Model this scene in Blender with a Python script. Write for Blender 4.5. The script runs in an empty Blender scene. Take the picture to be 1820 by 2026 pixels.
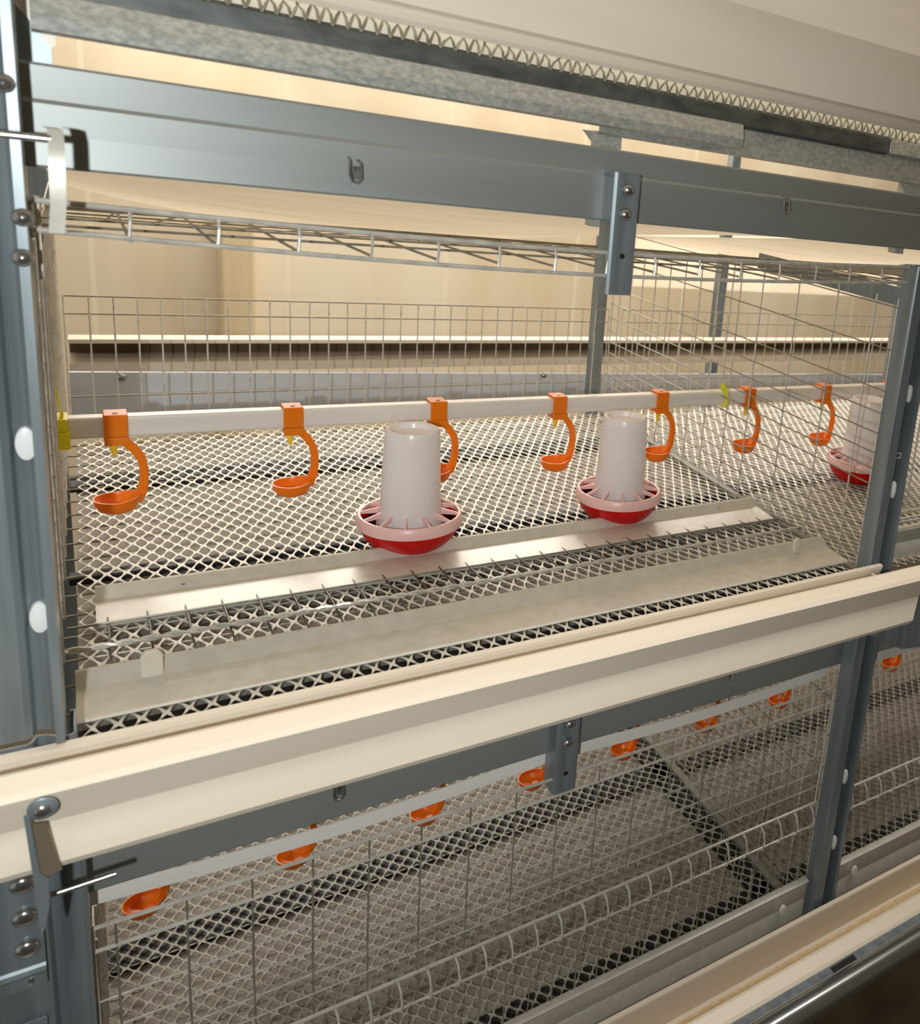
import bpy, math, random
from mathutils import Vector, Matrix
random.seed(7)
SC = bpy.context.scene
COL = SC.collection
ZO = 1.5                       # drinking pipe of the upper tier is 1.5 m above the floor

# ------------------------------------------------------------------ camera
CAMROT = [[0.773366, -0.619077, 0.136556], [-0.046258, -0.269933, -0.961767], [0.632269, 0.737482, -0.237394]]
cam_d = bpy.data.cameras.new('camera'); cam = bpy.data.objects.new('camera', cam_d); COL.objects.link(cam)
cam_d.sensor_fit = 'VERTICAL'; cam_d.sensor_height = 36; cam_d.sensor_width = 36
cam_d.lens = 1746.108 / 2026 * 36
cam_d.shift_x = -0.34614; cam_d.shift_y = -0.10282
cam_d.clip_start = .01
cam_d.dof.use_dof = True; cam_d.dof.focus_distance = 1.25; cam_d.dof.aperture_fstop = 8
cr = [Vector(r) for r in CAMROT]
M = Matrix((cr[0], -cr[1], -cr[2])).transposed().to_4x4()
M.translation = Vector((-0.02167, -1.40462, 0.41887 + ZO))
cam.matrix_world = M
SC.camera = cam

# ------------------------------------------------------------------ light
w = bpy.data.worlds.new('world'); SC.world = w; w.use_nodes = True
bg = w.node_tree.nodes['Background']; bg.inputs[0].default_value = (1.0, .96, .90, 1); bg.inputs[1].default_value = .38

def area(name, loc, target, sx, sy, power, col):
    d = bpy.data.lights.new(name, 'AREA'); d.shape = 'RECTANGLE'; d.size = sx; d.size_y = sy; d.energy = power; d.color = col
    o = bpy.data.objects.new(name, d); COL.objects.link(o); o.location = (loc[0], loc[1], loc[2] + ZO)
    dr = Vector(target) - Vector(loc); o.rotation_euler = dr.to_track_quat('-Z', 'Y').to_euler(); return o
fl = bpy.data.lights.new('phone_flash', 'SPOT'); fl.energy = 28; fl.color = (.94, .99, 1.0); fl.shadow_soft_size = .010
fl.spot_size = math.radians(112); fl.spot_blend = 1
fo = bpy.data.objects.new('phone_flash', fl); COL.objects.link(fo); fo.location = (-.145, -1.48, .410 + ZO)
fo.rotation_euler = (Vector((.14, -.35, -.03)) - Vector((-.145, -1.48, .410))).to_track_quat('-Z', 'Y').to_euler()
area('aisle_lamp', (.9, -.95, 2.1), (.9, -.7, 0), 3.2, .4, 34, (1, .95, .88))
area('rear_aisle_lamp', (1.3, 2.15, 1.0), (.5, -.2, -.2), 4.2, .35, 66, (1, .97, .92))
area('wall_lamp', (1.2, 1.7, 1.9), (1.6, 2.6, .2), 4.5, .3, 68, (1, .94, .84))

vs = SC.view_settings
vs.view_transform = 'Standard'; vs.look = 'None'; vs.gamma = 1; vs.use_curve_mapping = False; vs.exposure = .32
SC.display_settings.display_device = 'sRGB'

# ------------------------------------------------------------------ materials
def lin(c): return tuple(((v/255)/12.92 if v/255 <= .04045 else ((v/255+.055)/1.055)**2.4) for v in c) + (1,)
def mat(name, c1, c2=None, rough=.45, metal=0, scale=(20, 20, 20), detail=3, rv=.08, bump=0, sss=0, lo=.35, hi=.65, coat=0, trans=0):
    m = bpy.data.materials.new(name); m.use_nodes = True; nt = m.node_tree; b = nt.nodes['Principled BSDF']
    b.inputs['Metallic'].default_value = metal; b.inputs['Roughness'].default_value = rough
    tc = nt.nodes.new('ShaderNodeTexCoord'); mp = nt.nodes.new('ShaderNodeMapping'); mp.inputs['Scale'].default_value = scale
    nz = nt.nodes.new('ShaderNodeTexNoise'); nz.inputs['Scale'].default_value = 1; nz.inputs['Detail'].default_value = detail
    nt.links.new(tc.outputs['Object'], mp.inputs[0]); nt.links.new(mp.outputs[0], nz.inputs[0])
    rp = nt.nodes.new('ShaderNodeValToRGB'); rp.color_ramp.elements[0].position = lo; rp.color_ramp.elements[1].position = hi
    rp.color_ramp.elements[0].color = lin(c1); rp.color_ramp.elements[1].color = lin(c2 or c1)
    nt.links.new(nz.outputs[0], rp.inputs[0]); nt.links.new(rp.outputs[0], b.inputs['Base Color'])
    mr = nt.nodes.new('ShaderNodeMapRange'); mr.inputs[3].default_value = max(.02, rough-rv); mr.inputs[4].default_value = rough+rv
    nt.links.new(nz.outputs[0], mr.inputs[0]); nt.links.new(mr.outputs[0], b.inputs['Roughness'])
    if bump:
        bp = nt.nodes.new('ShaderNodeBump'); bp.inputs['Strength'].default_value = bump; bp.inputs['Distance'].default_value = .002
        nt.links.new(nz.outputs[0], bp.inputs['Height']); nt.links.new(bp.outputs[0], b.inputs['Normal'])
    if sss:
        b.inputs['Subsurface Weight'].default_value = sss; b.inputs['Subsurface Radius'].default_value = (.02, .012, .008)
        b.inputs['Subsurface Scale'].default_value = .5
    if coat: b.inputs['Coat Weight'].default_value = coat
    if trans:
        tr = nt.nodes.new('ShaderNodeBsdfTranslucent'); mx = nt.nodes.new('ShaderNodeMixShader'); mx.inputs[0].default_value = trans
        nt.links.new(rp.outputs[0], tr.inputs[0]); out = nt.nodes['Material Output']
        nt.links.new(b.outputs[0], mx.inputs[1]); nt.links.new(tr.outputs[0], mx.inputs[2]); nt.links.new(mx.outputs[0], out.inputs[0])
    return m
RAIL = mat('rail_steel', (138, 142, 139), (154, 158, 155), .44, .4, (1.2, 40, 26), 3, .05, lo=.2, hi=.8)
POST = mat('post_steel', (118, 127, 131), (140, 150, 154), .38, .4, (60, 60, 4), 3, .07)
ZINC = mat('zinc_angle', (158, 160, 153), (190, 191, 184), .45, .3, (160, 160, 260), 5, .1)
DARK = mat('shaded_steel', (70, 74, 72), (96, 100, 98), .5, .5, (30, 60, 60), 4)  # shade of the downward-facing angle put into its colour
STRIP = mat('strip_steel', (200, 196, 184), (210, 206, 195), .36, .2, (60, 60, 60), 4, .04)
WIRE = mat('wire_steel', (206, 202, 192), (226, 222, 212), .3, .35, (60, 60, 60), 2, .1)
WIRED = mat('wire_dull', (136, 130, 116), (158, 152, 138), .42, .4, (60, 60, 60), 2, .1)
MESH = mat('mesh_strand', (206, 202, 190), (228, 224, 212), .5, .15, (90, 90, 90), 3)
MESHL = mat('mesh_strand_shaded', (146, 141, 128), (168, 163, 150), .55, .1, (90, 90, 90), 3)  # darker strand copy, the lower tier's shade put into the colour
BELT = mat('belt_top', (146, 137, 124), (158, 149, 136), .55, 0, (60, 60, 60), 6, .08, .15)
BELTT = mat('belt_tan', (238, 230, 216), (244, 238, 226), .5, 0, (4, 30, 4), 3, trans=.7)
BLACK = mat('black_rubber', (14, 14, 13), (26, 25, 23), .6, 0, (80, 80, 80), 3)
CREAM = mat('cream_pvc', (220, 208, 188), (226, 214, 196), .33, 0, (3, 30, 30), 3, .05)
WHITE = mat('white_pvc', (226, 220, 212), (236, 231, 224), .3, 0, (2, 40, 40), 3, .05)
CAPW = mat('white_cap', (236, 238, 236), None, .35)
TABW = mat('milky_tab', (214, 208, 192), None, .4, sss=.3)
ORANGE = mat('orange_plastic', (255, 134, 14), (255, 142, 20), .3, 0, (30, 30, 30), 2, .05, trans=.2)
YEL = mat('yellow_plastic', (240, 226, 20), None, .35)
NIPY = mat('amber_plastic', (255, 216, 60), None, .35)
RED = mat('red_plastic', (236, 14, 10), (228, 8, 8), .28, 0, (20, 20, 20), 2, .05, trans=.35)
PINK = mat('red_lit_ring', (246, 196, 190), (248, 204, 198), .35, 0, (20, 20, 20), 2, .05, sss=.2)  # pink tint paints the tray's red shining through the ring
HOP = mat('milky_hopper', (254, 248, 247), (254, 250, 249), .28, 0, (20, 20, 20), 2, .05, trans=.25)
BOLT = mat('bolt_steel', (150, 150, 148), (190, 190, 188), .25, .9, (100, 100, 100), 2)
SUEDE = mat('feed_dust', (196, 170, 128), (214, 190, 150), .9, 0, (160, 160, 160), 6, .05, .5)
FLOORM = mat('floor_concrete', (62, 52, 36), (84, 72, 52), .7, 0, (8, 8, 8), 6)
CEILM = mat('ceiling_panel', (190, 175, 150), (205, 190, 165), .7, 0, (2, 2, 2), 2)

def wall_mat():
    m = bpy.data.materials.new('wall_panel'); m.use_nodes = True; nt = m.node_tree; b = nt.nodes['Principled BSDF']; b.inputs['Roughness'].default_value = .45
    tc = nt.nodes.new('ShaderNodeTexCoord')
    mp = nt.nodes.new('ShaderNodeMapping'); mp.inputs['Scale'].default_value = (2.2, 1, .25)
    nz = nt.nodes.new('ShaderNodeTexNoise'); nz.inputs['Scale'].default_value = 1.3; nz.inputs['Detail'].default_value = 5
    nt.links.new(tc.outputs['Object'], mp.inputs[0]); nt.links.new(mp.outputs[0], nz.inputs[0])
    rp = nt.nodes.new('ShaderNodeValToRGB'); e = rp.color_ramp.elements
    e[0].position = .3; e[0].color = lin((222, 202, 168)); e[1].position = .62; e[1].color = lin((236, 222, 196))
    nt.links.new(nz.outputs[0], rp.inputs[0])
    sx = nt.nodes.new('ShaderNodeSeparateXYZ'); nt.links.new(tc.outputs['Object'], sx.inputs[0])
    mm = nt.nodes.new('ShaderNodeMath'); mm.operation = 'PINGPONG'; mm.inputs[1].default_value = .3
    nt.links.new(sx.outputs[0], mm.inputs[0])
    gt = nt.nodes.new('ShaderNodeMath'); gt.operation = 'LESS_THAN'; gt.inputs[1].default_value = .008
    nt.links.new(mm.outputs[0], gt.inputs[0])
    mx = nt.nodes.new('ShaderNodeMixRGB'); mx.inputs[2].default_value = lin((240, 226, 198)); nt.links.new(gt.outputs[0], mx.inputs[0]); nt.links.new(rp.outputs[0], mx.inputs[1])
    nt.links.new(mx.outputs[0], b.inputs['Base Color']); return m
WALL = wall_mat()

# ------------------------------------------------------------------ geometry helpers (world metres, z measured from the upper drinking pipe)
class G:
    def __init__(s): s.v = []; s.f = []
    def box(s, x0, x1, y0, y1, z0, z1):
        n = len(s.v); s.v += [(x, y, z) for z in (z0, z1) for y in (y0, y1) for x in (x0, x1)]
        s.f += [tuple(n+i for i in q) for q in ((0, 2, 3, 1), (4, 5, 7, 6), (0, 1, 5, 4), (2, 6, 7, 3), (0, 4, 6, 2), (1, 3, 7, 5))]; return s
    def tube(s, pts, r, n=8, closed=False, cap=True):
        P = [Vector(p) for p in pts]; m = len(P); base = len(s.v); up = None
        rs = r if isinstance(r, (list, tuple)) else [r]*m
        for i in range(m):
            a = P[i-1] if (i > 0 or closed) else P[i]; b = P[(i+1) % m] if (i < m-1 or closed) else P[i]
            t = (b-a).normalized()
            if up is None:
                up = Vector((0, 0, 1)) if abs(t.z) < .9 else Vector((0, 1, 0))
            u = t.cross(up).normalized(); vv = u.cross(t).normalized(); up = vv
            for k in range(n):
                an = 2*math.pi*k/n; s.v.append(tuple(P[i] + rs[i]*(math.cos(an)*u + math.sin(an)*vv)))
        for i in range(m if closed else m-1):
            j = (i+1) % m
            for k in range(n):
                l = (k+1) % n; s.f.append((base+i*n+k, base+i*n+l, base+j*n+l, base+j*n+k))
        if cap and not closed:
            s.f.append(tuple(base+k for k in range(n))[::-1]); s.f.append(tuple(base+(m-1)*n+k for k in range(n)))
        return s
    def lathe(s, prof, c, n=40, axis='z'):
        base = len(s.v); m = len(prof)
        for (r, h) in prof:
            for k in range(n):
                a = 2*math.pi*k/n; p = (r*math.cos(a), r*math.sin(a), h)
                if axis == 'y': p = (p[0], p[2], p[1])
                if axis == 'x': p = (p[2], p[0], p[1])
                s.v.append((c[0]+p[0], c[1]+p[1], c[2]+p[2]))
        for i in range(m-1):
            for k in range(n):
                l = (k+1) % n; q = (base+i*n+k, base+i*n+l, base+(i+1)*n+l, base+(i+1)*n+k); s.f.append(q if axis != 'y' else q[::-1])
        if prof[0][0] > 1e-5: s.f.append(tuple(base+k for k in range(n))[::-1])
        if prof[-1][0] > 1e-5: s.f.append(tuple(base+(m-1)*n+k for k in range(n)))
        return s
    def sheet(s, prof, a0, a1, th=.0015, axis='x', end=None):
        """bent sheet: polyline profile of thickness th extruded along an axis. profile is (y,z) for x, (x,y) for z, (x,z) for y"""
        m = len(prof); P = [Vector((p[0], p[1])) for p in prof]; O = []
        for i in range(m):
            d = []
            if i > 0: d.append((P[i]-P[i-1]).normalized())
            if i < m-1: d.append((P[i+1]-P[i]).normalized())
            nn = sum((Vector((-q.y, q.x)) for q in d), Vector((0, 0))); nn.normalize()
            k = 1/max(.5, nn.dot(Vector((-d[0].y, d[0].x)))); O.append(P[i]+nn*th*k)
        ring = [tuple(p) for p in P] + [tuple(p) for p in reversed(O)]; base = len(s.v); L = len(ring)
        for a in (a0, a1):
            for p in ring:
                aa = a
                if end and a == a1: aa = a + end(p)
                s.v.append((aa, p[0], p[1]) if axis == 'x' else ((p[0], p[1], aa) if axis == 'z' else (p[0], aa, p[1])))
        for i in range(L):
            j = (i+1) % L; s.f.append((base+i, base+j, base+L+j, base+L+i))
        for i in range(m-1):
            s.f.append((base+i+1, base+i, base+L-1-i, base+L-2-i)); s.f.append((base+L+i, base+L+i+1, base+2*L-2-i, base+2*L-1-i))
        return s
    def plate(s, poly, y0, y1, axis='y'):
        """solid polygon (u,v) between two depths"""
        base = len(s.v); L = len(poly)
        for d in (y0, y1):
            for (u, v) in poly:
                s.v.append((u, d, v) if axis == 'y' else ((d, u, v) if axis == 'x' else (u, v, d)))
        s.f.append(tuple(base+i for i in range(L))); s.f.append(tuple(base+L+i for i in reversed(range(L))))
        for i in range(L):
            j = (i+1) % L; s.f.append((base+i, base+L+i, base+L+j, base+j))
        return s
POSN = {}
def obj(name, g, m, parent=None, smooth=False, bevel=0, origin=None, fix=True):
    xs = [v[0] for v in g.v]; ys = [v[1] for v in g.v]; zs = [v[2] for v in g.v]
    if origin is None: origin = ((min(xs)+max(xs))/2, (min(ys)+max(ys))/2, min(zs))
    if parent is not None and origin is None: origin = POSN[parent.name]
    o0 = Vector(origin)
    me = bpy.data.meshes.new(name); me.from_pydata([tuple(Vector(v)-o0) for v in g.v], [], g.f)
    if fix:
        import bmesh
        b = bmesh.new(); b.from_mesh(me); bmesh.ops.recalc_face_normals(b, faces=b.faces); b.to_mesh(me); b.free()
    me.materials.append(m)
    if smooth:
        me.polygons.foreach_set('use_smooth', [True]*len(me.polygons))
        try: me.set_sharp_from_angle(angle=math.radians(38))
        except Exception: pass
    me.update()
    o = bpy.data.objects.new(name, me); COL.objects.link(o)
    if parent is not None:
        o.parent = parent; o.location = o0 - POSN[parent.name]
    else: o.location = o0 + Vector((0, 0, ZO))
    POSN[o.name] = o0
    if bevel:
        bv = o.modifiers.new('bevel', 'BEVEL'); bv.width = bevel; bv.segments = 2; bv.limit_method = 'ANGLE'; bv.angle_limit = math.radians(35)
        bv.harden_normals = False
    return o
def thing(name, label, cat, loc, group=None):
    o = bpy.data.objects.new(name, None); COL.objects.link(o); o.empty_display_size = .02
    o.location = Vector(loc) + Vector((0, 0, ZO)); POSN[o.name] = Vector(loc); return tag(o, label, cat, group)
def tag(o, label, cat, group=None):
    o['label'] = label; o['category'] = cat
    if group: o['group'] = group
    return o
def struct(o): o['kind'] = 'structure'; return o
def dup(root, delta, label=None, group=None, scale=None):
    """copy a thing with its parts and sub-parts; delta in metres"""
    r = root.copy(); COL.objects.link(r); r.location = root.location + Vector(delta)
    POSN[r.name] = POSN[root.name] + Vector(delta)
    if label: r['label'] = label
    if group: r['group'] = group
    for ch in [o for o in bpy.data.objects if o.parent == root]:
        c = ch.copy(); COL.objects.link(c); c.parent = r
        for gc in [o for o in bpy.data.objects if o.parent == ch]:
            d = gc.copy(); COL.objects.link(d); d.parent = c
    return r

H = .678     # tier pitch
# ================================================================== the room
struct(obj('floor', G().box(-2.5, 8, -3, 3.2, -1.52, -1.5), FLOORM))
struct(obj('wall_back', G().box(-2.5, 8, 2.6, 2.65, -1.5, 2.2), WALL, origin=(0, 2.6, -1.5)))
struct(obj('wall_front', G().box(-2.5, 8, -2.95, -2.9, -1.5, 2.2), mat('aisle_wall', (96, 88, 74), (112, 102, 86), .7, 0, (2, 2, 2), 3)))
struct(obj('ceiling', G().box(-2.5, 8, -3, 3.2, 2.2, 2.25), CEILM))
column = tag(obj('wall_column', G().box(.365, .475, 2.50, 2.60, -1.5, .06), mat('column_tan', (212, 190, 150), (220, 200, 164), .6, 0, (20, 20, 1), 3), bevel=.01),
             'tan vertical column on the pale back wall, seen blurred behind the left part of the top cage', 'column')

# ================================================================== posts
def c_post(name, label, x0, x1, y, z0, z1, group=None, depth=.035):
    t = thing(name, label, 'post', ((x0+x1)/2, y, z0), group)
    # folded channel: lips, face
    prof = [(x0+.004, y+depth), (x0, y+depth), (x0, y+.002), (x0+.003, y), ((x0+x1)/2, y), (x1-.003, y), (x1, y+.002), (x1, y+depth), (x1-.004, y+depth)]
    obj('channel', G().sheet(prof, z0, z1, .002, 'z'), POST, t)
    return t
def dome_bolt(parent, x, y, z, r=.0085, name='bolt'):
    b = obj(name, G().lathe([(r, 0), (r, -.002), (r*.93, -.0035), (r*.6, -.0058), (.0001, -.0068)], (x, y, z), 20, 'y'), BOLT, parent, True)
    return b
# left corner post: front flange with bends, in one with the wide plate on its left
lp = thing('corner_post', 'tall blue-grey steel corner post standing at the left edge of the cages', 'post', (-.085, -.49, -1.5))
profL = [(-.0575, -.455), (-.0555, -.455), (-.0555, -.516), (-.0575, -.516), (-.0575, -.494), (-.062, -.490), (-.070, -.486), (-.074, -.488), (-.0765, -.496), (-.080, -.498), (-.135, -.498), (-.140, -.494), (-.140, -.455)]
obj('channel', G().sheet(profL, -.131, .495, .002, 'z'), POST, lp)
profL2 = [(-.051, -.455), (-.0485, -.455), (-.0485, -.492), (-.051, -.494), (-.058, -.492), (-.066, -.486), (-.074, -.484), (-.0775, -.494), (-.080, -.4955), (-.115, -.4955), (-.115, -.455)]
obj('lower_channel', G().sheet(profL2, -1.5, -.138, .002, 'z'), POST, lp)
for (x, z) in ((-.0605, .4125), (-.0555, .318), (-.0572, .288)): dome_bolt(lp, x, -.5165, z, .0068)
def cap(parent, x, y, z, ax=1.0, name='plastic_plug'):
    g = G().lathe([(.0115, 0), (.0115, -.0025), (.0108, -.0042), (.008, -.0052), (.0001, -.0054)], (0, 0, 0), 24, 'y')
    g.v = [(x+v[0]*.72*ax, y+v[1], z+v[2]*1.25) for v in g.v]
    o = obj(name, g, CAPW, parent, True); o['label'] = 'white oval plastic plug'; return o
cap(lp, -.0648, -.4905, .134, .85); cap(lp, -.0648, -.4905, -.021, .85)

rp = thing('front_post', 'grey steel upright between the two cages on the right, with white plugs', 'post', (.947, -.49, -1.5))
obj('left_flange', G().sheet([(.924, -.463), (.922, -.463), (.922, -.490), (.924, -.492), (.942, -.492), (.944, -.490), (.944, -.463)], -1.5, .33, .002, 'z'), POST, rp)
obj('right_flange', G().sheet([(.944, -.4625), (.946, -.460), (.965, -.460), (.967, -.462), (.967, -.490), (.9725, -.492), (.9725, -.463)], -1.5, .33, .002, 'z'), POST, rp)
for z in (.134, -.024, -.553, -.688): cap(rp, .9560, -.481, z, .62)
o = obj('wire_clip', G().tube([(.950, -.485, .030), (.957, -.486, .031), (.957, -.486, .038), (.950, -.485, .038)], .0012, 6), WIRE, rp)

def stub(label, z0, z1, dx=0):
    t = c_post('hanger_post', label, .438+dx, .470+dx, -.478, z0, z1, 'short hanger posts in the middle of the rails', .03)
    m = (.455+dx)
    dome_bolt(t, m-.002, -.480, z1-.018, .007); dome_bolt(t, m-.003, -.480, z1-.045, .007)
    obj('punched_hole', G().lathe([(.003, 0), (.003, -.0006), (.0001, -.0007)], (m-.002, -.480, z1-.092), 14, 'y'), BLACK, t)
    return t
stub('short steel hanger post bolted on the middle of the wide upper rail', .27, .407)
stub('short dark steel hanger post below the cream trough, middle of the lower cage', -.392, -.27, -.018)
for (x, y, z0, z1, lab, wd) in ((.925, .52, -1.5, .56, 'dark rear upright at the back right corner of the left top cage', .026),
                        (1.60, 1.03, -1.5, .62, 'far rear upright seen through the right cage mesh, just right of the partition', .032),
                        (1.93, .52, -1.5, .56, 'dark rear upright at the far right, behind the white pipe end', .028),
                        (-.075, .55, -1.5, .56, 'dark rear upright behind the left side mesh', .028)):
    c_post('rear_post', lab, x-wd/2, x+wd/2, y, z0, z1, None, .03)

# ================================================================== wide rails (belt guards)
def rail(label, z0, z1, x0, x1, hooks):
    t = thing('wide_rail', label, 'rail', ((x0+x1)/2, -.45, z0), 'wide galvanised rails')
    h = z1-z0; y = -.452
    prof = [(y+.012, z0), (y+.001, z0), (y, z0+.002), (y+.0007, z0+h*.33), (y+.0002, z0+h*.62), (y+.0018, z0+h*.66), (y, z1-.002), (y+.001, z1), (y+.012, z1)]
    obj('rail_sheet', G().sheet(prof, x0, x1, -.0015, 'x'), RAIL, t)
    for hx, hz in hooks:
        hk = G().tube([(hx-.005, y-.001, hz+.011), (hx-.005, y-.007, hz+.009), (hx-.005, y-.009, hz-.004), (hx-.003, y-.008, hz-.010), (hx+.002, y-.008, hz-.011), (hx+.005, y-.008, hz-.007), (hx+.005, y-.006, hz+.007), (hx+.003, y-.001, hz+.010)], .0013, 6)
        hk.box(hx-.001, hx+.004, y-.0035, y-.002, hz-.008, hz+.004)
        o = obj('hook_loop', hk, BOLT, t, True)
    return t
rail('wide flat galvanised rail crossing the top of the upper cages', .351, .431, -.062, 2.3, ((.181, .376), (.693, .393)))
rail('wide dark galvanised rail running just below the big cream trough', -.345, -.262, -.056, 2.3, ((.172, -.305), (.70, -.296)))

# ================================================================== upper tier underside
tag(obj('support_angle', G().sheet([(-.437, .483), (-.447, .483), (-.452, .481), (-.456, .466), (-.4535, .457), (-.448, .455)], -.045, .615, -.002, 'x'), ZINC),
    'pale mottled zinc angle above the wide upper rail, ending left of the right posts', 'angle bar')
tag(obj('support_angle', G().sheet([(-.38, .4815), (-.43, .4815), (-.434, .479), (-.434, .449), (-.428, .447)], .435, 2.4, -.002, 'x'), ZINC),
    'second zinc angle bar lapped behind the first, running to the upper right', 'angle bar')
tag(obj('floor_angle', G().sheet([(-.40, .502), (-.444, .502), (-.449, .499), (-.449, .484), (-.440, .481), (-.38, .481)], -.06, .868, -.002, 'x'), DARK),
    'steel angle coloured as in shade, directly under the ragged mesh edge at the top', 'angle bar')
tag(obj('floor_angle', G().sheet([(-.40, .502), (-.444, .502), (-.449, .499), (-.449, .484), (-.440, .481), (-.38, .481)], .871, 2.4, -.002, 'x'), ZINC),
    'lighter continuation of the shade-coloured top angle at the upper right corner', 'angle bar')
for (x, lab) in ((.452, 'small grey gusset plate under the top angle, above the middle hanger post'), (.955, 'small grey gusset plate under the top angle near the right edge')):
    t = thing('gusset_plate', lab, 'bracket', (x, -.41, .43))
    obj('plate', G().plate([(x-.028, .448), (x+.02, .448), (x+.02, .432), (x-.008, .428)], -.418, -.414), ZINC, t)
    obj('stem', G().box(x-.008, x+.010, -.412, -.396, .34, .449), ZINC, t)
# left top tan gusset
t = thing('corner_gusset', 'beige and grey corner gusset at the top left behind the post', 'bracket', (-.045, -.44, .43))
obj('plate', G().plate([(-.056, .505), (-.037, .505), (-.030, .472), (-.031, .446), (-.034, .443), (-.054, .474)], -.446, -.442), CREAM, t)
obj('backing', G().plate([(-.056, .475), (-.034, .447), (-.034, .425), (-.056, .425)], -.436, -.432), POST, t)

def trough_prof(z, q=.026):
    return [(-.577, z-.006), (-.5765, z), (-.580, z+.001), (-.598, z-.004), (-.6012, z-.007), (-.5935, z-.037), (-.5945, z-.040), (-.6025, z-.070), (-.6005, z-.0745), (-.594, z-.0765), (-.516, z-.077), (-.508, z-.070), (-.5095, z-q-.004), (-.5088, z-q), (-.5020, z-q+.001), (-.4995, z-q-.002), (-.4990, z-q-.008)]
def trough(name, label, z, x0, x1, end=None, th=-.0022, q=.026):
    t = thing(name, label, 'trough', ((x0+x1)/2, -.545, z-.077), 'cream feed troughs')
    obj('trough_channel', G().sheet(trough_prof(z, q), x0, x1, th, 'x', end), CREAM, t)
    return t
t = trough('feed_trough', 'long cream feed trough across the middle, in front of the open upper cage', -.114, -.5, .912, lambda p: max(-.005, (p[1]+.194)*.42))
obj('end_cap', G().box(.905, .909, -.592, -.514, -.189, -.146), CREAM, t)
obj('joint_sleeve', G().sheet([(p[0]-.0014 if p[0] < -.56 else p[0], p[1]) for p in trough_prof(-.114)[4:10]], .868, .909, -.0008, 'x', lambda p: (p[1]+.194)*.42), CREAM, t)
t = thing('feed_trough', 'cream trough across the top right corner of the picture, lit from below', 'trough', (1.1, -.58, .5), 'cream feed troughs')
obj('trough_channel', G().sheet([(-.605, .690), (-.608, .685), (-.6125, .640), (-.6145, .583), (-.6085, .5165), (-.6035, .5145), (-.6015, .512), (-.6035, .5045), (-.6015, .5025), (-.596, .504), (-.50, .60), (-.49, .66)], -.4, 2.6, -.0022, 'x'), CREAM, t)
t = trough('feed_trough', 'open cream trough at the bottom right with feed dust inside', -.114-H, -.5, 2.6, q=.005)
random.seed(3)
g = G(); nx, ny = 90, 12
for i in range(nx+1):
    for j in range(ny+1):
        x = .25+i*1.35/nx; yy = -.590+j*.080/ny
        hgt = .010*max(0, math.sin(x*9+yy*40)*.5+math.sin(x*23+1)*.35+random.random()*.35) * (1-abs(j/ny-.5)*1.7) + .0004
        g.v.append((x, yy, -.114-H-.0745+max(.0003, hgt)))
for i in range(nx):
    for j in range(ny):
        a = i*(ny+1)+j; g.f.append((a, a+ny+1, a+ny+2, a+1))
o = tag(obj('feed_dust', g, SUEDE, None, True), 'thin tan feed dust lying in the bottom right trough', 'feed'); o['kind'] = 'stuff'

# tube and angle in front of the lowest trough
tag(obj('tube_rail', G().tube([(-.4, -.650, -.786), (2.6, -.650, -.786)], .0205, 28), mat('tube_steel', (150, 154, 156), (176, 180, 182), .22, .9, (2, 60, 60), 2, .05), None, True),
    'round shiny steel tube at the bottom right corner', 'tube')
o = tag(obj('slotted_angle', G().sheet([(-.6065, -.830), (-.6065, -.797), (-.609, -.7945), (-.6265, -.7945)], -.4, 2.6, -.002, 'x'), POST),
    'grey steel angle between the lowest trough and the shiny tube', 'angle bar')
obj('slot', G().box(.86, .91, -.625, -.611, -.7925, -.7918), BLACK, o)

# ================================================================== expanded mesh floors
def mesh_floor_geo(x0, x1, y0, y1, z, px=.0188, py=.0345, wv=.0011, th=.0011, wob=.0012, seed=1):
    """expanded sheet with rounded diamond holes"""
    rnd = random.Random(seed); g = G(); nx = int((x1-x0)/px); ny = int((y1-y0)/(py/2)); px = (x1-x0)/nx; hy = (y1-y0)/ny
    node = {}
    def nd(i, j):      # lattice node, i in half pitches
        if (i, j) not in node:
            node[(i, j)] = Vector((x0+i*px/2+rnd.uniform(-wob, wob)*.6, y0+j*hy+rnd.uniform(-wob, wob), z+rnd.uniform(-wob, wob)*.5))
        return node[(i, j)]
    for j in range(0, ny-1):
        for i in range(0, 2*nx-1):
            if (i+j) % 2: continue
            L, Rr, B, T = nd(i, j+1), nd(i+2, j+1), nd(i+1, j), nd(i+1, j+2)
            c = (L+Rr+B+T)/4; out = [L, (L+B)/2, B, (B+Rr)/2, Rr, (Rr+T)/2, T, (T+L)/2]
            k = len(g.v)
            g.v += [tuple(p) for p in out]
            for q, p in enumerate(out):
                f = .84 if q % 2 == 0 else .90
                if q in (0, 4): f = .70
                g.v.append(tuple(c+(p-c)*f - Vector((0, 0, 0))))
            for q in range(8):
                r = (q+1) % 8; g.f.append((k+q, k+r, k+8+r, k+8+q))
    return g
def mesh_floor(name, label, x0, x1, y0, y1, z, mt, seed=1, **kw):
    t = thing(name, label, 'mesh floor', ((x0+x1)/2, (y0+y1)/2, z), 'expanded mesh cage floors')
    o = obj('expanded_mesh', mesh_floor_geo(x0, x1, y0, y1, z, seed=seed, **kw), mt, t, fix=False)
    sl = o.modifiers.new('solidify', 'SOLIDIFY'); sl.thickness = .0012; sl.offset = -1
    g = G(); y = y0+.02
    while y < y1:
        g.tube([(x0-.012, y, z-.004), (x1+.004, y, z-.004)], .0013, 6); y += .054
    obj('support_wires', g, WIRED, t)
    return t
ZF = -.170
mesh_floor('mesh_floor', 'light expanded-mesh floor of the open upper left cage, under the two feeders', -.046, .925, -.475, .49, ZF, MESH)
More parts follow.
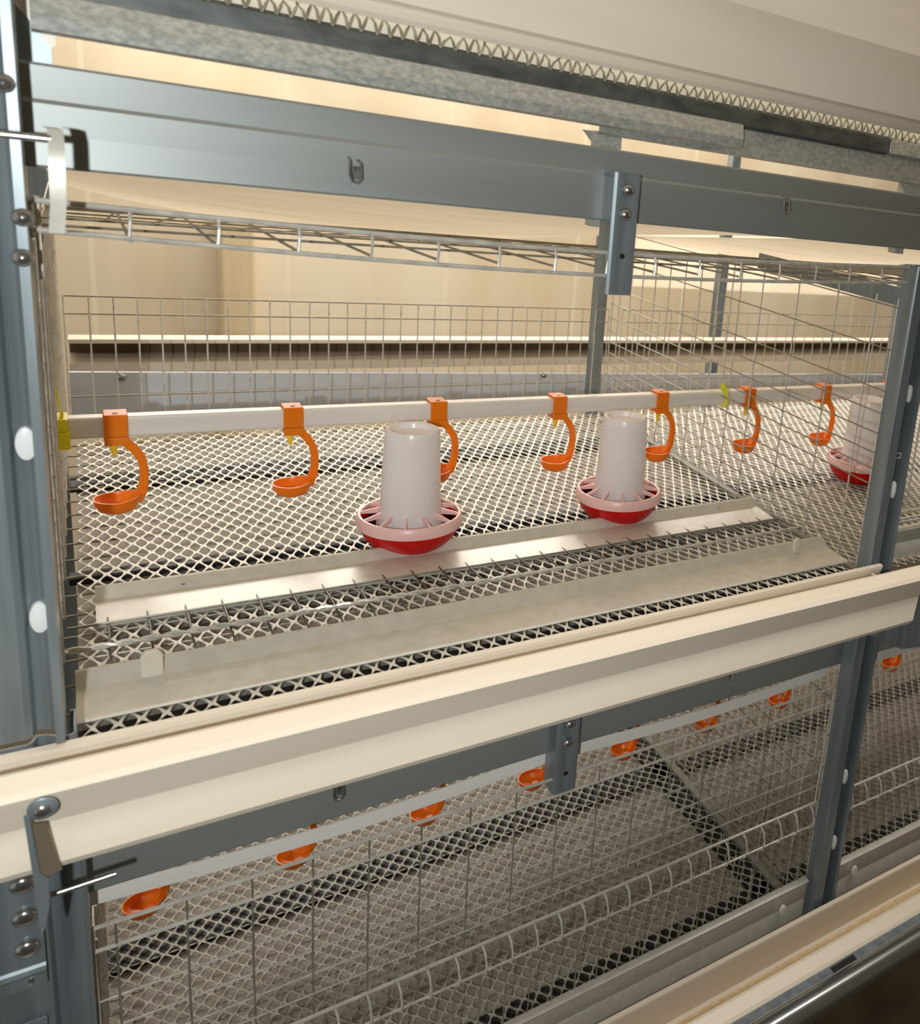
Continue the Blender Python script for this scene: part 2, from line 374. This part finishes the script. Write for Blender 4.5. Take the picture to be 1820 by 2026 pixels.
mesh_floor('mesh_floor', 'expanded-mesh floor of the upper right cage, under the partly hidden feeder', .945, 1.925, -.475, .49, ZF, MESH, 2)
ZL = -.850
mesh_floor('mesh_floor', 'shade-coloured expanded-mesh floor of the lower left cage behind the wire door', -.046, .925, -.46, .49, ZL, MESHL, 3, px=.0235, py=.027)
mesh_floor('mesh_floor', 'shade-coloured expanded-mesh floor of the lower right cage', .945, 1.925, -.46, .49, ZL, MESHL, 4, px=.0235, py=.027)
# top tier floor: only its ragged front edge shows
t = thing('mesh_floor', 'bright ragged cut mesh edge of the top tier floor along the top of the picture', 'mesh floor', (.9, -.2, .503), 'expanded mesh cage floors')
o = obj('expanded_mesh', mesh_floor_geo(-.05, 2.0, -.44, .1, .520, seed=5), MESH, t, fix=False)
sl = o.modifiers.new('solidify', 'SOLIDIFY'); sl.thickness = .0015
g = G(); random.seed(11); x = -.05
while x < 2.1:
    ww = random.choice((.011, .0125, .014)); hh = .015+random.uniform(-.003, .002); j = random.uniform(-.002, .002)
    g.tube([(x, -.4475, .501), (x+ww*.22, -.4505, .501+hh*.6), (x+ww*.5+j, -.449, .501+hh), (x+ww*.78, -.4505, .501+hh*.6), (x+ww, -.4475, .501)], .0012, 5)
    if random.random() < .7: g.tube([(x+ww*.5+j, -.449, .501+hh), (x+ww*.5+j*2, -.456, .503+hh+random.random()*.003)], .0011, 5)
    g.tube([(x, -.449, .5175+random.uniform(-.001, .001)), (x+ww, -.449, .5175+random.uniform(-.001, .001))], .0011, 5)
    x += ww
obj('cut_edge', g, mat('edge_strand_shaded', (128, 122, 104), (176, 170, 150), .5, .2, (90, 90, 90), 3), t)  # darker strand colour carries the shadows on the strands
obj('backlight_strip', G().box(-.06, 2.1, -.443, -.4415, .500, .5165), mat('backlight_film', (250, 246, 232), None, .5, trans=.4), t)  # added bright strip, stands for the light behind the mesh edge

# belts under the floors with gaps, dark bars in the gaps
def belt(label, z, x0, x1, y0, y1, mt=BELT):
    z += .0195
    return tag(obj('manure_belt', G().box(x0, x1, y0, y1, z-.004, z), mt), label, 'belt', 'manure belts under the mesh floors')
belt('brown-grey manure belt seen through the mesh floor of the upper left cage', ZF-.035, -.047, .93, -.44, .49)
belt('brown-grey manure belt seen through the mesh floor of the upper right cage', ZF-.035, .95, 1.92, -.44, .49)
belt('brown-grey belt seen through the mesh floor of the lower left cage', ZL-.035, -.047, .93, -.43, .49)
belt('brown-grey belt seen through the mesh floor of the lower right cage', ZL-.035, .95, 1.93, -.43, .49)
def bar(label, x0, x1, y0, y1, z, mt=BLACK, name='floor_bar'):
    return tag(obj(name, G().box(x0, x1, y0, y1, z-.0150, z-.0060), mt, bevel=.001), label, 'support bar', 'dark bars under the mesh floors')
bar('black bar under the mesh across the upper left cage, passing below the feeders', -.055, .925, -.078, -.056, ZF)
bar('wider black bar under the mesh at the back of the upper left cage', -.055, .925, .262, .318, ZF)
bar('black bar under the front mesh edge, between the grey strip and cream trough', -.05, .925, -.478, -.430, ZF)
bar('black bar under the mesh of the upper right cage', .95, 1.93, -.060, -.030, ZF)
bar('black bar under the mesh across the lower left cage', -.05, .925, -.004, .044, ZL)
bar('black bar at the front of the lower left cage floor, behind the grey channel', -.05, .925, -.430, -.355, ZL)
bar('black bar under the mesh across the lower right cage', .95, 1.93, -.004, .03, ZL)
bar('black bar at the front of the lower right cage floor', .95, 1.93, -.430, -.355, ZL)
bar('black bar running front to back under the lower partition', .885, .925, -.38, .48, ZL)
for (z, lab, x) in ((ZF, 'grey channel running front to back along the foot of the upper partition', .930), (ZL, 'grey channel running front to back along the foot of the lower partition', .930)):
    tag(obj('base_channel', G().sheet([(x-.006, z-.010), (x-.006, z+.002), (x+.008, z+.002), (x+.008, z-.004), (x+.016, z-.004)], -.455, .48, -.002, 'y'), mat('foot_channel', (120, 118, 108), (140, 138, 126), .6, .2, (60, 60, 60), 4)), lab, 'channel')

# ================================================================== guard strips
t = thing('guard_strip', 'flat folded steel strip lying on the mesh at the foot of the two feeders', 'strip', (.45, -.2, ZF))
obj('strip_sheet', G().sheet([(-.155, ZF+.0145), (-.157, ZF+.0155), (-.160, ZF+.0150), (-.173, ZF+.0050), (-.176, ZF+.0040), (-.234, ZF+.0025), (-.236, ZF+.001)], -.030, .925, -.0015, 'x'), STRIP, t)
for x in (.055, .845): obj('rivet_hole', G().lathe([(.0022, 0), (.0022, .0006), (.0001, .0007)], (x, -.1685, ZF+.0092), 12), BLACK, t)
def tab(parent, x, y, z, w_=.019, h=.022):
    g = G().plate([(x-w_/2+.003, z), (x+w_/2-.003, z), (x+w_/2, z+.004), (x+w_/2, z+h-.006), (x+w_/2-.004, z+h), (x-w_/2+.004, z+h), (x-w_/2, z+h-.006), (x-w_/2, z+.004)], y-.007, y)
    o = obj('plastic_tab', g, TABW, parent, bevel=.0015); o['label'] = 'milky white plastic tab'; return o
t = thing('guard_strip', 'wider folded steel strip along the front edge of the upper cage, with two white tabs', 'strip', (.45, -.4, ZF))
obj('strip_sheet', G().sheet([(-.352, ZF+.0145), (-.354, ZF+.016), (-.357, ZF+.0155), (-.374, ZF+.0050), (-.377, ZF+.0040), (-.428, ZF+.0025), (-.430, ZF+.001)], -.048, .935, -.0015, 'x'), STRIP, t)
tab(t, .0135, -.368, ZF+.004, .019, .031); tab(t, .868, -.368, ZF+.004, .013, .027)
def front_channel(label, x0, x1, z0, z1, tabs):
    t = thing('front_channel', label, 'channel', ((x0+x1)/2, -.475, z0), 'grey front channels of the closed cages')
    h = z1-z0; y = -.474
    obj('channel_sheet', G().sheet([(y+.012, z0), (y, z0), (y, z0+h*.45), (y+.002, z0+h*.5), (y, z0+h*.55), (y, z1-.008), (y-.004, z1-.006), (y-.005, z1-.002), (y-.002, z1), (y+.008, z1)], x0, x1, -.0015, 'x'), STRIP, t, True)
    for (tx, tz) in tabs: tab(t, tx, y-.001, tz, .013, .020)
    return t
front_channel('grey folded front channel at the bottom of the lower left cage, with a white tab', -.05, .914, -.838, -.752, ((.862, -.800),))
front_channel('grey folded front channel at the bottom of the lower right cage, with a white tab', .976, 2.1, -.838, -.752, ((1.027, -.793),))
front_channel('cream-lit front channel of the upper right cage, right of the grey post', .976, 2.1, -.152, -.100, ())

# ================================================================== wire grids
def ww(g, a, b, r=.0012, n=6, jit=0): g.tube([a, b], r, n)
# ceiling of the left upper cage + front ladder
def ceil_z(y): return .298 - (y+.47)*.035 if y < -.1 else .285 - (y+.1)*.13
def ceiling_grid(label, x0, x1, ystart=-.47):
    t = thing('ceiling_grid', label, 'wire grid', ((x0+x1)/2, 0, .27), 'wire ceilings of the cages')
    g = G(); x = x0
    n = int((x1-x0)/.0605)
    for i in range(n+1):
        x = x0 + (x1-x0)*i/n
        g.tube([(x, y, ceil_z(y)) for y in (-.47, -.3, -.1, .1, .3, .49)], .0014, 6)
    for y in (-.375, -.29, -.13, .05, .27, .49): g.tube([(x0, y, ceil_z(y)+.002), (x1, y, ceil_z(y)+.002)], .0014, 6)
    obj('mesh_wires', g, WIRED, t)
    g = G()
    for i in range(n+1):
        x = x0 + (x1-x0)*i/n; sg = math.sin((x-x0)/(x1-x0)*math.pi)
        obj('front_strut', G().tube([(x, -.470, ceil_z(-.47)), (x-.001, -.474, .306-.012*sg), (x, -.474, .318-.011*sg), (x, -.471, .326-.010*sg)], .0014, 6), WIRE, t)
    m = 16
    g = G()
    g.tube([(x0+(x1-x0)*i/m, -.472, .327-.010*math.sin(i/m*math.pi)) for i in range(m+1)], .0024, 8)
    g.tube([(x0+(x1-x0)*i/m, -.472, .304-.013*math.sin(i/m*math.pi)) for i in range(m+1)], .0023, 8)
    obj('rim_wires', g, WIRE, t, True)
    return t
ceiling_grid('wire ceiling with ladder-like front rim over the open upper left cage', -.052, .93)
ceiling_grid('wire ceiling over the upper right cage', .965, 1.93)

# front to back partitions
PZ = [.262, .229, .196, .163, .131, .095, .062, .030, .004, -.022, -.048, -.074, -.100, -.123, -.145]
PY = [-.45, -.401, -.309, -.205, -.10, -.03, .045, .11, .171, .232, .292, .348, .40, .45, .485]
def partition(label, x, zo=0, mt=WIRED, dense=False):
    t = thing('side_grid', label, 'wire grid', (x, 0, ZF+zo), 'side grids between the cages')
    g = G()
    for i, z in enumerate(PZ):
        if i in (1, 3) and not dense: continue
        g.tube([(x, -.463, z+zo), (x, .49, z+zo)], .0012, 6)
    obj('long_wires', g, mt, t)
    g = G()
    for y in PY:
        g.tube([(x+.0022, y, ZF+.004+zo), (x+.0022, y, min(.275, ceil_z(y)+.002)+zo)], .0015, 6)
    obj('upright_wires', g, WIRE, t)
    return t
partition('wire side grid between the upper left and upper right cage', .932)
partition('wire side grid between the lower left and lower right cage', .932, -H)
partition('tight wire side grid at the far left, beside the corner post', -.0600, 0, WIRE, False)
partition('wire side grid at the far left of the lower cage', -.046, -H, WIRE, True)
partition('far wire side grid at the end of the upper right cage', 1.935, 0)
tag(obj('top_beam', G().sheet([(.955, .262), (.952, .262), (.952, .290), (.955, .290)], -.46, -.05, -.002, 'y'), POST), 'grey flat beam running back from the top of the right front post', 'beam')
# back grids
def back_grid(label, x0, x1, zo=0, zt=.079, mt=WIRE):
    t = thing('back_grid', label, 'wire grid', ((x0+x1)/2, .49, ZF+zo), 'back grids of the cages')
    g = G(); n = round((x1-x0)/.0328)
    for i in range(n+1):
        x = x0+(x1-x0)*i/n; g.tube([(x, .49, ZF+.003+zo), (x, .49, zt+zo)], .0013, 6)
    obj('upright_wires', g, mt, t)
    g = G()
    for z in (zt, zt-.030, -.095, -.155): g.tube([(x0, .4925, z+zo), (x1, .4925, z+zo)], .0014, 6)
    obj('long_wires', g, WIRED, t); return t
back_grid('low wire grid across the back of the upper left cage', -.052, .93)
back_grid('low wire grid across the back of the upper right cage', .965, 1.93)

# doors
def door(label, x0, x1, full=True):
    t = thing('wire_door', label, 'wire door', ((x0+x1)/2, -.47, -.76), 'closed wire doors of the lower cages')
    g = G(); g2 = G()
    for z in ((-.463, -.500, -.533, -.562) if full else ()): g.tube([(x0, -.470, z), (x1, -.470, z)], .0011, 6)
    if full:
        n = 17
        for i in range(n):
            x = x0+.018+(x1-x0-.036)*i/(n-1)
            g2.tube([(x, -.4725, -.373), (x, -.4725, -.50), (x+.002, -.468, -.593)], .0011, 6)
    if g.v: obj('cross_wires', g, WIRE, t); obj('thin_uprights', g2, WIRED, t)
    g = G(); n = int((x1-x0)/.0346)
    for i in range(n+1):
        x = x0+.006+i*.0346
        if x > x1-.002: break
        g.tube([(x, -.470, -.593), (x+.002, -.479, -.602), (x+.003, -.484, -.618), (x+.003, -.481, -.634), (x+.002, -.470, -.643)], .0015, 6)
    obj('bent_wires', g, WIRE, t, True)
    g = G()
    for i in range(n+1):
        x = x0+.006+i*.0346
        if x > x1-.002: break
        g.tube([(x+.002, -.470, -.643), (x+.002, -.468, -.757)], .0010, 5)
    obj('upright_wires', g, WIRED, t)
    g = G()
    for z, r in ((-.371, .0022), (-.399, .0021), (-.593, .0022), (-.640, .0017)):
        if not full and z == -.399: continue
        g.tube([(x0, -.472, z), (x1, -.472, z)], r, 8)
    g.tube([(x0, -.472, -.371), (x0+.002, -.472, -.60)], .0016, 8); g.tube([(x1, -.472, -.371), (x1-.004, -.472, -.60)], .0016, 8)
    obj('rim_wires', g, WIRE, t, True)
    return t
door('silver wire door closing the lower left cage', -.046, .908)
door('wire door of the lower right cage, cut by the right picture edge', .978, 2.0, False)
t = thing('wire_door', 'wire door of the upper right cage right of the grey post', 'wire door', (1.4, -.47, -.08))
g = G()
for i in range(16): g.tube([(1.006+i*.062, -.470, -.074), (1.006+i*.062, -.470, .29)], .0015, 6)
obj('upright_wires', g, WIRE, t)
g = G()
for z, y in ((-.072, -.470), (-.088, -.476), (-.078, -.482)): g.tube([(.978, y, z), (2.0, y, z)], .0022, 8)
obj('rim_wires', g, WIRE, t, True)
# lowered door lying on the upper left floor between the strips
t = thing('wire_door', 'opened wire door lying flat on the mesh between the two grey strips', 'wire door', (.44, -.31, ZF+.004))
g = G(); x = -.02
i = 0
while x < .93:
    g.tube([(x, -.215, ZF+.003), (x+.001, -.262, ZF+.006), (x, -.306, ZF+.011)], .0014, 6)
    if i < 9: g.tube([(x, -.306, ZF+.010), (x+.002, -.352, ZF+.006)], .0011, 6)
    x += .0365; i += 1
obj('cross_wires', g, mat('wire_dark', (74, 70, 62), (104, 99, 88), .45, .6, (200, 200, 200), 2), t)
g = G(); N = 160
for ph in (0, math.pi):
    g.tube([(-.056+i*.975/N, -.306+.0021*math.cos(i*.9+ph), ZF+.0145+.0021*math.sin(i*.9+ph)) for i in range(N+1)], .0019, 6)
obj('twisted_rim', g, WIRE, t, True)
g = G().tube([(-.055, -.236, ZF+.006), (.93, -.236, ZF+.004)], .0015, 6); obj('rear_wire', g, WIRED, t)

# ================================================================== drinkers
t = thing('drinking_pipe', 'square white drinking pipe running through the upper cages', 'pipe', (1, 0, -.015))
obj('pipe', G().box(-.058, 2.3, -.011, .011, -.015, .0125), WHITE, t, bevel=.003)
t = thing('drinking_pipe', 'white drinking pipe of the lower cages hidden behind the rail', 'pipe', (1, 0, -.015-H))
obj('pipe', G().box(-.066, 2.3, -.011, .011, -.015-H, .0125-H), WHITE, t, bevel=.003)
def drinker(label):
    t = thing('cup_drinker', label, 'cup drinker', (0, 0, -.115), 'orange cup drinkers')
    y = -.0125
    # saddle clip around the pipe
    g = G().box(-.0125, .0125, y-.003, y, -.016, .014)
    g.box(-.0125, .0125, y-.003, .0145, .0125, .0165); g.box(-.0125, .0125, .0115, .0145, -.012, .0165)
    g.box(-.0125, .0135, y-.006, y-.0005, -.024, -.0135); g.box(-.011, .012, y-.001, .011, -.024, -.0165)
    g.box(-.013, .013, y-.0055, y-.001, -.0165, -.0135)
    obj('saddle_clip', g, ORANGE, t, bevel=.0012)
    obj('clip_slot_shade', G().plate([(-.003, -.006), (.003, -.006), (0, -.009)], .0166, .0172, 'z'), mat('slot_shade_orange', (150, 40, 0)), t)  # dark orange triangle paints the shade in the slot
    # arm: flat curved strap in front of the pipe plane
    pts = [(.0050, -.0185), (.0110, -.0225), (.0180, -.031), (.0248, -.044), (.0270, -.060), (.0264, -.076), (.0240, -.088), (.0195, -.0985), (.0120, -.106)]
    wdt = [.0030, .0052, .0052, .0048, .0047, .0050, .0058, .0070, .0050]
    g = G()
    def ctr(i):
        p = Vector(pts[i]); a = Vector(pts[max(0, i-1)]); b = Vector(pts[min(len(pts)-1, i+1)]); d = (b-a).normalized(); return p, Vector((-d.y, d.x))
    fr, bk = [], []
    for i in range(len(pts)):
        p, n_ = ctr(i); fr.append(p+n_*wdt[i]); bk.append(p-n_*wdt[i])
    base = 0
    for yy in (y-.0055, y+.003):
        g.v += [(p.x, yy, p.y) for p in fr] + [(p.x, yy, p.y) for p in bk]
    L = len(pts)
    for i in range(L-1):
        g.f += [(i, i+1, L+i+1, L+i), (2*L+i, 3*L+i, 3*L+i+1, 2*L+i+1), (i, 2*L+i, 2*L+i+1, i+1), (L+i, L+i+1, 3*L+i+1, 3*L+i)]
    g.f += [(0, L, 3*L, 2*L), (L-1, 3*L-1, 4*L-1, 2*L-1)]
    o = obj('cup_arm', g, ORANGE, t, True, bevel=.0016)
    # cup: oval bowl, hollow
    n = 28; rings = [(.0005, -.116, 0), (.011, -.1155, 0), (.0185, -.112, 0), (.0225, -.105, 0), (.0245, -.0965, 1), (.0228, -.0965, 1), (.0205, -.103, 0), (.015, -.1085, 0), (.0004, -.111, 0)]
    g = G()
    for (r, z, rim) in rings:
        for k in range(n):
            a = 2*math.pi*k/n; ca, sa = math.cos(a), math.sin(a)
            rx = r*1.06; ry = r*.98
            zz = (z if z > -.1 else -.100+(z+.1)*1.05) + .005*max(0, ca)**1.3*(1 if z > -.107 else .3)
            g.v.append((-.002+rx*ca, y-.002+ry*sa, zz))
    for i in range(len(rings)-1):
        for k in range(n):
            l = (k+1) % n; g.f.append((i*n+k, i*n+l, (i+1)*n+l, (i+1)*n+k))
    obj('cup', g, ORANGE, t, True)
    obj('nipple', G().lathe([(.0045, 0), (.0042, -.007), (.003, -.014), (.0018, -.018), (.0001, -.0185)], (-.003, -.006, -.0235), 14), NIPY, t, True)
    return t
ups = ['first orange cup drinker from the left on the upper white pipe', 'second orange cup drinker from the left on the upper pipe',
       'orange cup drinker on the upper pipe, partly behind the larger left feeder', 'orange cup drinker hanging between the two feeders on the upper pipe',
       'orange cup drinker on the upper pipe, right behind the second feeder', 'orange cup drinker just right of the yellow-green clip, behind the side grid',
       'orange cup drinker behind the side grid, second right of the yellow-green clip', 'orange cup drinker at the right end of the upper pipe, above the third feeder']
lows = ['orange cup bottom at the far left of the lower cage, nearest the corner post', 'second orange cup bottom from the left in the lower cage',
        'third orange cup bottom from the left in the lower cage', 'orange cup bottom just left of the short hanger post in the lower cage',
        'orange cup bottom just right of the short hanger post in the lower cage', 'sixth orange cup bottom from the left in the lower cage',
        'orange cup bottom in the lower cage nearest left of the right front post', 'orange cup bottom of the lower right cage, right of the front post']
d0 = drinker(ups[0])
for i in range(1, 8): dup(d0, (i*.2, 0, 0), ups[i])
for i, l in enumerate(lows): dup(d0, ((.004, .200, .404, .598, .790, .988, 1.190, 1.555)[i], 0, -H+.035), l)
# yellow clips
t = thing('pipe_clip', 'yellow plastic clip at the left end of the upper pipe with a hanging tie', 'clip', (-.056, 0, -.02))
obj('clip_body', G().box(-.0590, -.0470, -.024, .013, -.0005, .0155).box(-.0580, -.0455, -.025, .013, -.0235, -.001), YEL, t, bevel=.0012)
obj('hanging_tie', G().tube([(-.053, -.014, .0155), (-.052, -.012, .022), (-.054, -.006, .030), (-.056, 0, .05)], [.0022, .0015, .001, .0008], 6), YEL, t)
t = thing('pipe_clip', 'yellow-green plastic clip gripping the upper pipe behind the side grid', 'clip', (.932, 0, -.02))
g = G().tube([(.930, -.014, .030), (.933, -.018, .018), (.940, -.019, .008), (.941, -.019, -.004), (.937, -.018, -.018)], [.004, .005, .0055, .0055, .006], 8)
g.box(.926, .937, -.019, -.013, .016, .027)
obj('clip_body', g, mat('lime_plastic', (226, 226, 40), None, .35), t, True, bevel=.0006)
obj('hanging_wire', G().tube([(.932, -.012, .027), (.934, -.002, .10), (.936, .0, .27)], .0015, 6), WIRE, t)

# ================================================================== feeders
def feeder(label, cx, cy):
    z0 = ZF+.002
    t = thing('chick_feeder', label, 'feeder', (cx, cy, z0), 'red and white chick feeders')
    obj('tray', G().lathe([(.0001, .002), (.045, 0), (.052, .003), (.063, .019), (.0688, .033), (.0688, .039), (.0665, .039), (.0655, .033), (.060, .021), (.050, .0065), (.040, .010), (.030, .045), (.012, .075), (.0001, .078)], (cx, cy, z0), 56), RED, t, True)
    ring = obj('lid_ring', G().lathe([(.0692, .0285), (.0712, .0285), (.0716, .034), (.0700, .0435), (.0685, .0450), (.0660, .0450), (.0650, .0440), (.0655, .040), (.0692, .0345), (.0692, .0285)], (cx, cy, z0+.005), 56), PINK, t, True)
    for k in range(12):
        a = 2*math.pi*(k+.3)/12; c, s_ = math.cos(a), math.sin(a); tt = (-s_*.0015, c*.0015)
        g = G(); P = [(.041, .0515), (.0662, .0440), (.0662, .0405), (.041, .0425)]
        for sg in (-1, 1):
            for (r, z) in P: g.v.append((cx+c*r+sg*tt[0], cy+s_*r+sg*tt[1], z0+.005+z))
        g.f = [(0, 1, 2, 3), (7, 6, 5, 4), (0, 4, 5, 1), (1, 5, 6, 2), (2, 6, 7, 3), (3, 7, 4, 0)]
        obj('spoke', g, PINK, ring)
    obj('hopper', G().lathe([(.0455, .032), (.0445, .042), (.0418, .054), (.0405, .07), (.0372, .160), (.0365, .172), (.0345, .1775), (.0315, .1785), (.0285, .1765), (.0265, .170), (.0001, .1675)], (cx, cy, z0), 56), HOP, t, True)
    return t
feeder('chick feeder with pale hopper and red tray, nearest the camera in the upper left cage', .332, -.122)
feeder('chick feeder with pale hopper and red tray, standing right of the nearer one', .668, -.122)
feeder('chick feeder with red tray partly hidden by the right grey post', 1.245, -.100)

# ================================================================== brackets
t = thing('strap_bracket', 'curved pale steel strap with a rod, hanging over the top left of the wide rail', 'bracket', (-.035, -.55, .30))
g = G()
cl = [(-.0365, -.540, .3865), (-.0335, -.556, .386), (-.033, -.563, .378), (-.0335, -.566, .360), (-.034, -.564, .335), (-.036, -.560, .313)]
for (x, y, z) in cl: g.v += [(x-.0045, y, z), (x+.0045, y, z), (x+.0045, y+.002, z), (x-.0045, y+.002, z)]
for i in range(len(cl)-1):
    for k in range(4):
        l = (k+1) % 4; g.f.append((i*4+k, i*4+l, i*4+4+l, i*4+4+k))
g.f += [(0, 1, 2, 3), (23, 22, 21, 20)]
obj('strap', g, STRIP, t, True)
obj('rod', G().tube([(-.12, -.558, .378), (-.036, -.560, .379)], .0028, 12), BOLT, t, True)

t = thing('trough_hook', 'dark steel hook bracket bolted on the cream trough at the lower left', 'bracket', (-.07, -.61, -.243))
g = G().plate([(-.0775, -.128), (-.0740, -.131), (-.0722, -.165), (-.0708, -.185), (-.066, -.192), (-.0668, -.216), (-.0703, -.234), (-.0728, -.243), (-.0741, -.232), (-.0752, -.186), (-.0762, -.16)], -.613, -.611)
obj('blade', g, POST, t)
o = obj('hook_shadow_plate', G().plate([(-.0755, -.139), (-.0652, -.1415), (-.0578, -.1885), (-.0722, -.1915)], -.6095, -.6080), mat('hook_shadow_brown', (120, 108, 90), (132, 118, 98), .5, .3), t); o['label'] = 'brownish tapered plate standing for the shadow beside the hook'  # brown plate stands in for the hook's shadow on the trough
obj('washer', G().lathe([(.0095, 0), (.0095, -.0022), (.0082, -.003), (.0001, -.003)], (-.0665, -.6085, -.1275), 28, 'y'), POST, t, True)
obj('bolt_head', G().lathe([(.005, 0), (.005, -.003), (.0035, -.0042), (.0001, -.0045)], (-.0665, -.6115, -.1275), 20, 'y'), BOLT, t, True)
obj('rod', G().tube([(-.0675, -.575, -.2365), (-.0250, -.575, -.2345)], .0024, 12), BOLT, t, True)

t = thing('bolted_plate', 'blue-grey steel plate with three domed bolts at the lower left', 'bracket', (-.13, -.51, -.39))
obj('plate', G().sheet([(-.505, -.215), (-.505, -.361), (-.508, -.364), (-.510, -.365), (-.508, -.368), (-.505, -.370), (-.505, -.382), (-.497, -.384)], -.22, -.0785, -.002, 'x'), POST, t)
for (x, z) in ((-.0895, -.269), (-.0899, -.304), (-.0902, -.338)): dome_bolt(t, x, -.5075, z, .0090)
dome_bolt(t, -.0895, -.507, -.375, .002, 'spot_weld')
t = thing('slotted_plate', 'narrow slotted steel plate in the bottom left corner', 'bracket', (-.1, -.50, -.6))
obj('plate', G().box(-.104, -.081, -.503, -.501, -.60, -.425), POST, t, bevel=.001)
obj('slot', G().plate([(-.0955, -.47), (-.0915, -.47), (-.0905, -.452), (-.093, -.449), (-.0955, -.452)], -.5038, -.5032), BLACK, t)

t = thing('hinge_bracket', 'small beige bracket with slots at the top of the left side grid', 'bracket', (-.048, -.44, .27))
obj('plate', G().plate([(-.464, .325), (-.448, .328), (-.420, .322), (-.425, .302), (-.446, .272), (-.458, .262), (-.464, .27)], -.0505, -.0475, 'x'), CREAM, t)
for z in (.312, .297): obj('slot', G().box(-.0474, -.0470, -.456, -.450, z-.005, z+.004), BLACK, t)

t = thing('trough_bracket', 'blue-grey rounded steel bracket plate under the right end of the cream trough', 'bracket', (1.02, -.49, -.33))
poly = [(.900, -.165), (1.30, -.165), (1.30, -.29), (1.16, -.318), (1.07, -.320), (1.02, -.312), (.985, -.295), (.955, -.276), (.915, -.255)]
obj('plate', G().plate(poly, -.503, -.500), POST, t, bevel=.0008)

# lower belt lip and other lower things
t = thing('belt_edge', 'pale grey belt edge sagging along the underside of the lower dark rail', 'belt', (.45, -.42, -.39))
def lip(x0, x1, z):
    g = G(); n = 14
    for i in range(n+1):
        u = i/n; x = x0+(x1-x0)*u; sg = -.010*math.sin(u*math.pi)
        g.v += [(x, -.432, z+sg+.008), (x, -.4305, z+sg+.008), (x, -.4325, z+sg-.010), (x, -.434, z+sg-.009)]
    for i in range(n):
        for k in range(4):
            l = (k+1) % 4; g.f.append((i*4+k, i*4+l, i*4+4+l, i*4+4+k))
    g.f += [(0, 1, 2, 3), (n*4+3, n*4+2, n*4+1, n*4)]
    return g
obj('lip', lip(-.055, .43, -.3655), WHITE, t, True); obj('lip', lip(.455, .92, -.3655), WHITE, t, True); obj('lip', lip(.95, 2.1, -.3655), WHITE, t, True)

# upper manure belt sagging below the rail
def sag_sheet(x0, x1, f, y0, y1, zf, th=.003, nx=30, ny=10):
    g = G()
    for s in (0, 1):
        for i in range(nx+1):
            for j in range(ny+1):
                u = i/nx; x = x0+(x1-x0)*u; v = j/ny; y = y0+(y1-y0)*v
                g.v.append((x, y, zf*(1-v)+f(u)*v + s*th))
    o = (nx+1)*(ny+1)
    for i in range(nx):
        for j in range(ny):
            a = i*(ny+1)+j; b = a+ny+1; g.f.append((a, a+1, b+1, b)); g.f.append((o+a, o+b, o+b+1, o+a+1))
    for i in range(nx):
        a = i*(ny+1); b = a+ny+1; g.f.append((a, b, o+b, o+a)); a += ny; b += ny; g.f.append((a, o+a, o+b, b))
    for j in range(ny):
        g.f.append((j, o+j, o+j+1, j+1)); a = nx*(ny+1)+j; g.f.append((a, a+1, o+a+1, o+a))
    return g
tag(obj('manure_belt', sag_sheet(-.05, .95, lambda u: .262-.050*math.sin(min(1, u*1.05)*math.pi)**.8, -.425, .50, .360), BELTT, None, True),
    'tan belt sagging below the wide upper rail above the left cage', 'belt', 'tan belts under the top tier')
tag(obj('manure_belt', sag_sheet(.97, 1.92, lambda u: .250-.03*math.sin(u*math.pi), -.425, .50, .360), BELTT, None, True),
    'tan belt below the wide upper rail above the right cage', 'belt', 'tan belts under the top tier')

# ================================================================== row behind
def droop(g, k=.030):
    g.v = [(x, y, z-k*max(0, x-.3)) for (x, y, z) in g.v]; return g
t = thing('far_trough', 'blurred cream trough of the cage row behind, dark inside', 'trough', (1, .72, -.107))
obj('trough_channel', G().sheet([(.706, -.0455), (.700, -.0455), (.700, -.042), (.760, -.046), (.775, -.05), (.775, -.0815), (.702, -.0845), (.698, -.0865), (.698, -.104), (.705, -.106)], -.052, 2.6, .002, 'x'), CREAM, t)
obj('shade_liner', G().box(-.05, 2.6, .765, .770, -.0795, -.052), mat('shade_brown', (92, 70, 40), (104, 80, 48), .7, 0, (1, 20, 20), 2), t)  # added dark strip, puts the shade inside the trough into colour
t = thing('far_rail', 'pale blue-grey rail of the cage row behind, low behind the back grid', 'rail', (1, .62, -.165))
obj('rail_sheet', droop(G().sheet([(.63, -.166), (.620, -.166), (.620, -.0835), (.63, -.0835)], -.052, 2.6, -.002, 'x')), mat('far_rail_steel', (206, 212, 222), (216, 222, 232), .4, .1, (3, 30, 30), 3), t)
for x, z in ((.022, -.094), (.835, -.110)):
    dome_bolt(t, x, .619, z, .007)
tag(obj('far_belt', G().box(1.36, 3.6, 1.20, 1.204, .030, .36), BELTT), 'tan sheet hanging in the row behind the upper right cage', 'belt')
